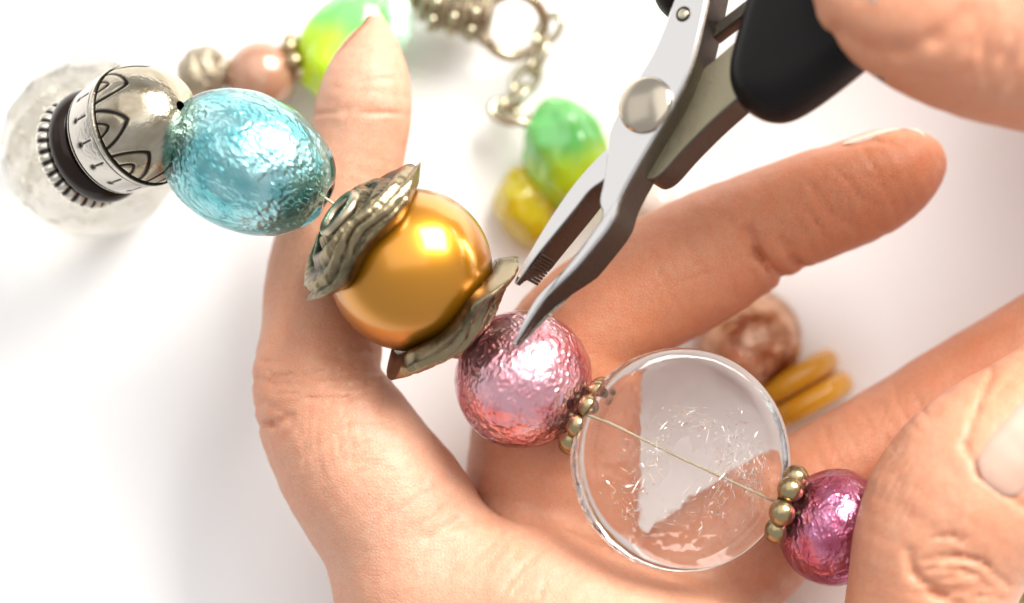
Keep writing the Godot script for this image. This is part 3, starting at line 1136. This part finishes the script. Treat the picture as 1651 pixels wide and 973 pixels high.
func crystal_disc() -> void:
	var ax := Vector3(0.26, 0.10, 0.96)
	var t := thing("crystal_disc", "clear crystal coin bead with fine inner cracks and the thread showing through", "bead", at(1098, 742, 0.5), along(ax), STRUNG)
	var r := span(181)
	var h := 3.0
	var prof := PackedVector2Array()
	for k in 41:
		var an := -PI / 2 + PI * k / 40.0
		var q := Vector2(cos(an), sin(an))
		var e := 1.0 / pow(pow(absf(q.x), 3.0) + pow(absf(q.y), 3.0), 1.0 / 3.0)
		prof.append(Vector2(r - 2.1 + 2.1 * q.x * e, h * q.y * e))
	var full := PackedVector2Array()
	for k in 12:
		full.append(Vector2((r - 2.1) * k / 12.0 + 0.01, -h * (1.22 - 0.22 * pow(k / 12.0, 2.0))))
	full.append_array(prof)
	for k in range(11, -1, -1):
		full.append(Vector2((r - 2.1) * k / 12.0 + 0.01, h * (1.22 - 0.22 * pow(k / 12.0, 2.0))))
	part("crystal", lathe(full, 120), bumped(glass(lin(0.985, 0.98, 0.97), 0.042, 0.0), relief(FastNoiseLite.TYPE_SIMPLEX_SMOOTH, 0.008, 33, 3), 0.05, 0.07), t)
	var rng := RandomNumberGenerator.new()
	rng.seed = 77
	var sp := SurfaceTool.new()
	sp.begin(Mesh.PRIMITIVE_TRIANGLES)
	var flaws := [[Vector3(2.5, 0.6, -4.5), Vector3(0.78, 0.1, 0.62), 7.0, 230], [Vector3(4.5, -0.4, -7.5), Vector3(0.9, 0.3, 0.5), 4.0, 150], [Vector3(-1.0, 0.3, 4.0), Vector3(0.55, 0.1, 0.8), 6.0, 130], [Vector3(-4.0, 0.2, -3.0), Vector3(0.3, 0.2, -0.9), 5.0, 90], [Vector3(3.0, 0.0, 9.0), Vector3(0.9, 0.1, -0.3), 4.5, 80]]
	for q in flaws:
		for i in q[3]:
			var dir: Vector3 = q[1].normalized()
			var p: Vector3 = q[0] + dir * rng.randfn() * q[2] * 0.5 + Vector3(rng.randfn() * 0.9, rng.randf_range(-1.2, 1.2), rng.randfn() * 0.9)
			if Vector2(p.x, p.z).length() > r - 2.5:
				continue
			var u := (dir + 0.7 * Vector3(rng.randfn(), rng.randfn(), rng.randfn())).normalized() * rng.randf_range(0.2, 1.0) * (1.0 if rng.randf() < 0.8 else 2.2)
			var w := u.cross(Vector3(rng.randfn(), rng.randfn(), rng.randfn())).normalized() * rng.randf_range(0.03, 0.17)
			for v in [p, p + u, p + u * 0.5 + w, p, p + u * 0.5 - w * 0.4, p + u]:
				sp.add_vertex(v * 0.001)
	var m := metal(lin(0.95, 0.90, 0.84), 0.3)
	m.metallic = 0.7
	var haze := StandardMaterial3D.new()
	haze.albedo_color = Color(0.97, 0.97, 0.98, 0.07)
	haze.transparency = BaseMaterial3D.TRANSPARENCY_ALPHA
	haze.roughness = 0.6
	var pane := StandardMaterial3D.new()
	pane.albedo_color = Color(1, 1, 1, 0.02)
	pane.transparency = BaseMaterial3D.TRANSPARENCY_ALPHA
	pane.roughness = 0.08
	var wave := noise(90, 0.35, 3)
	for q in [[Vector3(2.0, 0.7, -6.0), Vector2(4.2, 2.4), 0.5], [Vector3(1.5, -0.6, 0.5), Vector2(5.5, 3.0), 0.9], [Vector3(-3.0, 0.2, 4.5), Vector2(3.2, 4.0), -0.4], [Vector3(6.0, 0.2, 3.0), Vector2(2.2, 3.6), 0.2], [Vector3(3.5, -1.0, -7.5), Vector2(5.0, 2.2), 0.3]]:
		var mid: Vector3 = q[0]
		var size: Vector2 = q[1]
		var tilt: float = q[2]
		part("veil", sheet(40, 8, true, false, func(a, b):
			var rim: float = b * (0.75 + 0.5 * wave.get_noise_2d(cos(TAU * a) * 3.0 + mid.x * 9.0, sin(TAU * a) * 3.0))
			var p := Vector2(cos(TAU * a) * size.x, sin(TAU * a) * size.y) * (rim + 0.002)
			return mid + Vector3(p.x * cos(tilt) - p.y * sin(tilt), 0.5 * wave.get_noise_2d(p.x * 2.0, p.y * 2.0 + mid.z), p.x * sin(tilt) + p.y * cos(tilt))), haze if size.x > 5.0 else pane, t, Transform3D(Basis(Vector3(cos(tilt), 0, sin(tilt)), 0.0 if size.x > 5.0 else 0.28), Vector3()))
	for i in 34:
		var p := Vector3(rng.randfn() * 5.0, rng.randf_range(-1.5, 1.5), rng.randfn() * 5.0)
		var u := Vector3(rng.randfn() * 0.6 + 0.5, rng.randfn() * 0.2, rng.randfn() * 0.6 + 0.5).normalized() * rng.randf_range(0.8, 3.0)
		var w := u.cross(Vector3(0, 1, 0.3)).normalized() * 0.035
		if Vector2(p.x, p.z).length() < r - 5.5:
			for v in [p, p + u, p + u * 0.5 + w, p, p + u * 0.5 - w, p + u]:
				sp.add_vertex(v * 0.001)
	var fl := part("inner_cracks", sp.commit(), m, t)
	fl.set_meta("kind", "stuff")


func back_of_strand() -> void:
	var z := -33.0
	var silver := metal(lin(0.40, 0.34, 0.25), 0.28)
	bumped(silver, relief(FastNoiseLite.TYPE_CELLULAR, 0.03, 5, 2), 0.12, 0.25)
	var link_metal := metal(lin(0.52, 0.48, 0.35), 0.22)
	# silver rondelle
	var t := thing("ridged_rondelle", "small ridged silver rondelle behind the engraved silver bead", "bead", at(328, 116, z), along(Vector3(0.8, 0.42, 0.4)), STRUNG)
	for k in 3:
		part("ridge", ring(span(22, z) + (0.5 if k == 1 else 0.0), span(17, z), 40, 14), silver, t, Transform3D(Basis(), Vector3(0, (k - 1) * 1.5, 0)))
	# peach pearl
	var pearl := enamel(lin(0.42, 0.22, 0.14), 0.22, 0.9)
	pearl.metallic = 0.25
	t = thing("peach_pearl", "blurred peach coloured pearl behind the teal bead", "bead", at(421, 122, z), along(Vector3(0.9, 0.3, 0)), STRUNG)
	part("pearl_body", ball(Vector3.ONE * span(58, z)), pearl, t)
	daisy(at(482, 97, z), Vector3(0.82, 0.36, 0.2), span(34, z), span(14, z), 8, "granulated spacer between peach pearl and green bead", metal(lin(0.42, 0.33, 0.2), 0.3))
	nugget("green_glass_bead", "green and lime glass bead behind the raised fingertip", at(560, 72, z + 1), Vector3(0.45, 0.9, 0), Vector3(span(76, z), span(98, z), span(64, z)), Color(0.14, 0.54, 0.13), Color(0.44, 0.70, 0.005), 12)
	nugget("mint_glass_bead", "pale mint glass bead just right of the raised fingertip", at(632, 48, z), Vector3(0.3, 0.9, 0), Vector3(span(34, z), span(62, z), span(34, z)), Color(0.58, 0.84, 0.68), Color(0.48, 0.78, 0.58), 13)
	# clasp
	t = thing("tube_clasp", "textured antique silver tube of the clasp at the top edge", "clasp", at(738, 8, z), along(Vector3(1, -0.26, 0)))
	var prof := PackedVector2Array()
	for k in 40:
		var y := -1.0 + 2.0 * k / 39.0
		prof.append(Vector2(span(46, z) * (0.72 + 0.28 * sqrt(maxf(0.0, 1.0 - y * y))) + 0.35 * cos(y * 22.0), y * span(62, z)))
	part("barrel", lathe(prof, 56), silver, t)
	var g := ball(Vector3.ONE * 0.75, 12, 8)
	for k in 3:
		for i in 9:
			var a := TAU * (i + 0.5 * (k % 2)) / 9.0
			part("granule", g, link_metal, t, Transform3D(Basis(), Vector3(cos(a) * span(46, z), (k - 1) * 2.6, sin(a) * span(46, z))))
	part("end_ring", ring(span(20, z), span(9, z)), link_metal, t, Transform3D(Basis(), Vector3(0, -span(72, z), 0)))
	t = thing("clasp_ring", "round silver ring of the clasp beside the textured tube", "clasp", at(828, 40, z), along(Vector3(0.12, -0.22, 0.95)))
	part("hoop", ring(span(50, z), span(10, z), 64, 16), metal(lin(0.46, 0.38, 0.26), 0.24), t)
	part("knuckle", ball(Vector3(1.1, 1.1, 1.5), 24, 16), silver, t, Transform3D(Basis(), Vector3(span(52, z), 0.3, 0.6)))
	# chain
	var links := [Vector4(884, 48, 0.9, 1), Vector4(868, 92, 1.15, 0), Vector4(848, 128, 0.9, 1), Vector4(828, 158, 0.7, 0), Vector4(818, 180, -0.3, 1), Vector4(840, 190, -0.4, 0)]
	for i in links.size():
		var q: Vector4 = links[i]
		var zz := z + (1.0 if i % 2 else 0.0)
		var dir := Vector3(-cos(q.z), -sin(q.z), 0)
		var o := thing("chain_link", ["link hooked on the clasp ring", "second link below the clasp ring", "third link, halfway down the chain", "fourth link, near the chain's end", "bottom link at the turn of the chain", "last link, tied to the green bead"][i] + " of the small silver chain", "chain link", at(q.x, q.y, zz), Basis(dir, dir.cross(Vector3(0, 0, 1)), Vector3(0, 0, 1)) * Basis(Vector3(1, 0, 0), PI / 2 - (0.35 if q.w > 0.5 else 1.15)), "links of the small chain")
		var rl := span(27, z)
		part("loop", sheet(40, 12, true, true, func(a, b):
			var c := Vector3(cos(TAU * a) * rl, 0, sin(TAU * a) * rl * 0.62)
			var n := Vector3(cos(TAU * a) * 0.62, 0, sin(TAU * a)).normalized()
			return c + (n * cos(TAU * b) + Vector3.UP * sin(TAU * b)) * span(7.5, z)), link_metal, o)
	nugget("green_glass_bead", "lime and green glass nugget left of the pliers", at(916, 254, z + 1), Vector3(-0.35, 0.92, 0.2), Vector3(span(68, z), span(96, z), span(60, z)), Color(0.13, 0.52, 0.14), Color(0.44, 0.68, 0.005), 19)
	nugget("yellow_glass_bead", "blurred olive yellow bead below the lime nugget", at(852, 335, z - 1), Vector3(0.3, -0.9, 0), Vector3(span(52, z), span(66, z), span(50, z)), Color(0.58, 0.47, 0.01), Color(0.54, 0.44, 0.01), 23)
	t = thing("white_pearl", "small white pearl behind the pliers above the pointing finger", "bead", at(1054, 332, z), Basis(), STRUNG)
	var wp := enamel(lin(0.82, 0.72, 0.64), 0.2, 0.8)
	part("pearl_body", ball(Vector3.ONE * span(42, z)), wp, t)
	foil_bead("copper_foil_bead", "copper foil glass bead behind the clear disc", at(1208, 548, -30), Vector3(0.85, -0.5, 0), span(86, -30), span(86, -30), lin(0.98, 0.84, 0.74), Color(0.92, 0.70, 0.55), Color(0.46, 0.22, 0.11), 91, 0.84)
	var amber := enamel(lin(0.72, 0.33, 0.012), 0.25, 0.5)
	amber.subsurf_scatter_enabled = true
	amber.subsurf_scatter_strength = 0.3
	for k in 2:
		t = thing("yellow_disc_bead", ["upper amber yellow disc bead beside the copper bead", "lower amber yellow disc bead above the index finger"][k], "bead", at(1284 + k * 24, 610 + k * 36, -31), along(Vector3(0.48, -0.85, 0.05)), STRUNG)
		var pr := PackedVector2Array()
		for j in 17:
			var an := -PI / 2 + PI * j / 16.0
			pr.append(Vector2(span(58, -31) + span(17, -31) * cos(an), span(20, -31) * sin(an)))
		part("disc", lathe(pr, 56), amber, t)
	nugget("olive_glass_bead", "olive green bead at the lower corner beside the thumb", at(1688, 935, -28), Vector3(0, 1, 0), Vector3(span(52, z), span(70, z), span(50, z)), Color(0.32, 0.30, 0.02), Color(0.30, 0.27, 0.02), 29)


func on_plane(list: Array, c: Vector3, b: Basis) -> PackedVector2Array:     # drawing points laid on a tilted plane
	var out := PackedVector2Array()
	var eye := Vector3(0, 0, LENS_DIST)
	for q: Vector2 in list:
		var d := at(q.x, q.y, 0) - eye
		var k := (c - eye).dot(b.z) / d.dot(b.z)
		var p := b.inverse() * (eye + d * k - c)
		out.append(Vector2(p.x, p.y))
	return out


func level(px: float, py: float, c: Vector3, n: Vector3) -> Vector3:      # a point below the tilted plane of the pliers
	var p := at(px, py, 0)
	return Vector3(p.x, p.y, c.z - ((p.x - c.x) * n.x + (p.y - c.y) * n.y) / n.z - 3.6)


func pliers() -> void:
	var c := at(1045, 172, 8.5)
	var up := Vector3(300, 555, 0).normalized()
	var side := Vector3(0.88, -0.475, 0).normalized()
	var n := (-side * 0.58 + Vector3(0, 0, 1) * 0.815).normalized()
	var b := Basis(up.cross(n), up, n)
	var t := thing("pliers", "small steel pliers with open jaws and black handles", "pliers", c, b)
	var steel := metal(lin(0.70, 0.68, 0.67), 0.19)
	bumped(steel, relief(FastNoiseLite.TYPE_SIMPLEX_SMOOTH, 0.05, 14, 4), 0.11, 0.003)
	steel.uv1_scale = Vector3(420, 30, 420)
	var rough := metal(lin(0.105, 0.09, 0.075), 0.28)
	bumped(rough, relief(FastNoiseLite.TYPE_CELLULAR, 0.04, 15, 3), 0.16, 0.07)
	# each lever: a thin polished face on a rougher forged body
	var tips := on_plane([Vector2(830, 557), Vector2(828, 457)], c, b)
	var front := rounded(on_plane([Vector2(1108, -90), Vector2(1096, -20), Vector2(1078, 35), Vector2(1056, 88), Vector2(1028, 135), Vector2(1002, 180), Vector2(986, 212), Vector2(981, 250), Vector2(977, 290), Vector2(967, 328), Vector2(977, 350), Vector2(942, 401), Vector2(919, 430), Vector2(881, 465), Vector2(860, 490), Vector2(828, 556), Vector2(833, 557), Vector2(874, 491), Vector2(895, 468), Vector2(931, 434), Vector2(955, 405), Vector2(990, 361), Vector2(1000, 322), Vector2(1042, 248), Vector2(1075, 194), Vector2(1099, 150), Vector2(1120, 99), Vector2(1141, 9), Vector2(1160, -90)], c, b), 2)
	part("front_lever", plate(front, -4.8, 0.0, 0.28, Vector3(tips[0].x, tips[0].y, 12.0)), rough, t)
	part("front_face", plate(front, 0.0, 0.5, 0.22), steel, t)
	var jaw := rounded(on_plane([Vector2(990, 224), Vector2(931, 284), Vector2(884, 352), Vector2(838, 430), Vector2(826, 456), Vector2(831, 456), Vector2(860, 414), Vector2(926, 334), Vector2(948, 304), Vector2(976, 286), Vector2(1006, 250)], c, b), 2)
	part("rear_jaw", plate(jaw, -4.8, -0.5, 0.28, Vector3(tips[1].x, tips[1].y, 3.6)), rough, t)
	part("rear_jaw_face", plate(jaw, -0.5, -0.28, 0.10), steel, t)
	var rear := rounded(on_plane([Vector2(1010, 205), Vector2(1000, 250), Vector2(1040, 292), Vector2(1064, 284), Vector2(1098, 244), Vector2(1146, 196), Vector2(1190, 158), Vector2(1330, 40), Vector2(1330, -60), Vector2(1240, 20), Vector2(1160, 92), Vector2(1100, 140)], c + b * Vector3(0, 0, -2.8), b), 2)
	part("rear_lever", plate(rear, -7.2, -2.8, 0.3), rough, t)
	part("rear_face", plate(rear, -2.8, -2.6, 0.1), bumped(metal(lin(0.36, 0.32, 0.22), 0.34), relief(FastNoiseLite.TYPE_CELLULAR, 0.04, 15, 3), 0.16, 0.05), t)
	# teeth on the inner wall of the rear jaw
	var tooth := plate(PackedVector2Array([Vector2(-0.22, -1.75), Vector2(0.22, -1.75), Vector2(0.22, 1.75), Vector2(-0.22, 1.75)]), -0.17, 0.17, 0.08)
	for k in 9:
		var q := on_plane([Vector2(836 + k * 3.6, 441 - k * 4.4)], c, b)[0]
		part("tooth", tooth, rough, t, Transform3D(Basis(Vector3(0, 0, 1), deg_to_rad(8.0)) * Basis(Vector3(1, 0, 0), PI / 2) , Vector3(q.x + 0.2, q.y - 0.05, -2.4)))
	# rivet and small screw
	var pr := PackedVector2Array()
	for q in [Vector2(3.45, 0.2), Vector2(3.5, 0.45), Vector2(3.42, 0.70), Vector2(3.2, 0.86), Vector2(2.9, 0.96), Vector2(2.4, 1.10), Vector2(1.8, 1.22), Vector2(1.1, 1.32), Vector2(0.5, 1.36)]:
		pr.append(q)
	var lie := Basis(Vector3(1, 0, 0), PI / 2)
	part("rivet", lathe(pr, 64), metal(lin(0.50, 0.44, 0.35), 0.2), t, Transform3D(lie, Vector3(0, 0, 0.3)))
	var hole := on_plane([Vector2(1105, 25)], c, b)[0]
	part("screw_hole", ring(0.78, 0.2, 32, 10), metal(lin(0.05, 0.045, 0.04), 0.4), t, Transform3D(lie, Vector3(hole.x, hole.y, 0.5)))
	part("screw", ball(Vector3(0.72, 0.3, 0.72), 24, 12), metal(lin(0.62, 0.56, 0.42), 0.25), t, Transform3D(lie, Vector3(hole.x, hole.y, 0.5)))
	# spring strip between the handles
	var sp := on_plane([Vector2(1150, 62), Vector2(1250, -14), Vector2(1330, -80), Vector2(1310, -84), Vector2(1235, -26), Vector2(1150, 40)], c + b * Vector3(0, 0, -3.0), b)
	part("spring", plate(sp, -5.0, -3.0, 0.2), rough, t)
	# rubber grips
	var rubber := enamel(lin(0.006, 0.005, 0.005), 0.38)
	rubber.metallic_specular = 0.26
	bumped(rubber, relief(FastNoiseLite.TYPE_CELLULAR, 0.05, 41, 2), 0.12, 0.018)
	var outlines := [[Vector2(1179, 128), Vector2(1192, 70), Vector2(1216, -10), Vector2(1262, -160), Vector2(1330, -330), Vector2(1420, -400), Vector2(1520, -360), Vector2(1540, -200), Vector2(1500, -20), Vector2(1430, 62), Vector2(1386, 106), Vector2(1330, 150), Vector2(1290, 178), Vector2(1256, 195), Vector2(1222, 193), Vector2(1192, 170)], [Vector2(1052, 8), Vector2(1049, -30), Vector2(1072, -120), Vector2(1140, -330), Vector2(1210, -400), Vector2(1270, -350), Vector2(1230, -180), Vector2(1160, -40), Vector2(1112, 22), Vector2(1080, 32)]]
	for q in outlines:
		var low := -3.0 if q.size() > 12 else -2.6
		var flat := rounded(on_plane(q, c + b * Vector3(0, 0, low), b), 3, 0.25)
		part("grip", pillow(flat, low - 5.0, low + (4.2 if q.size() > 12 else 1.8), 4.6 if q.size() > 12 else 3.0), rubber, t)
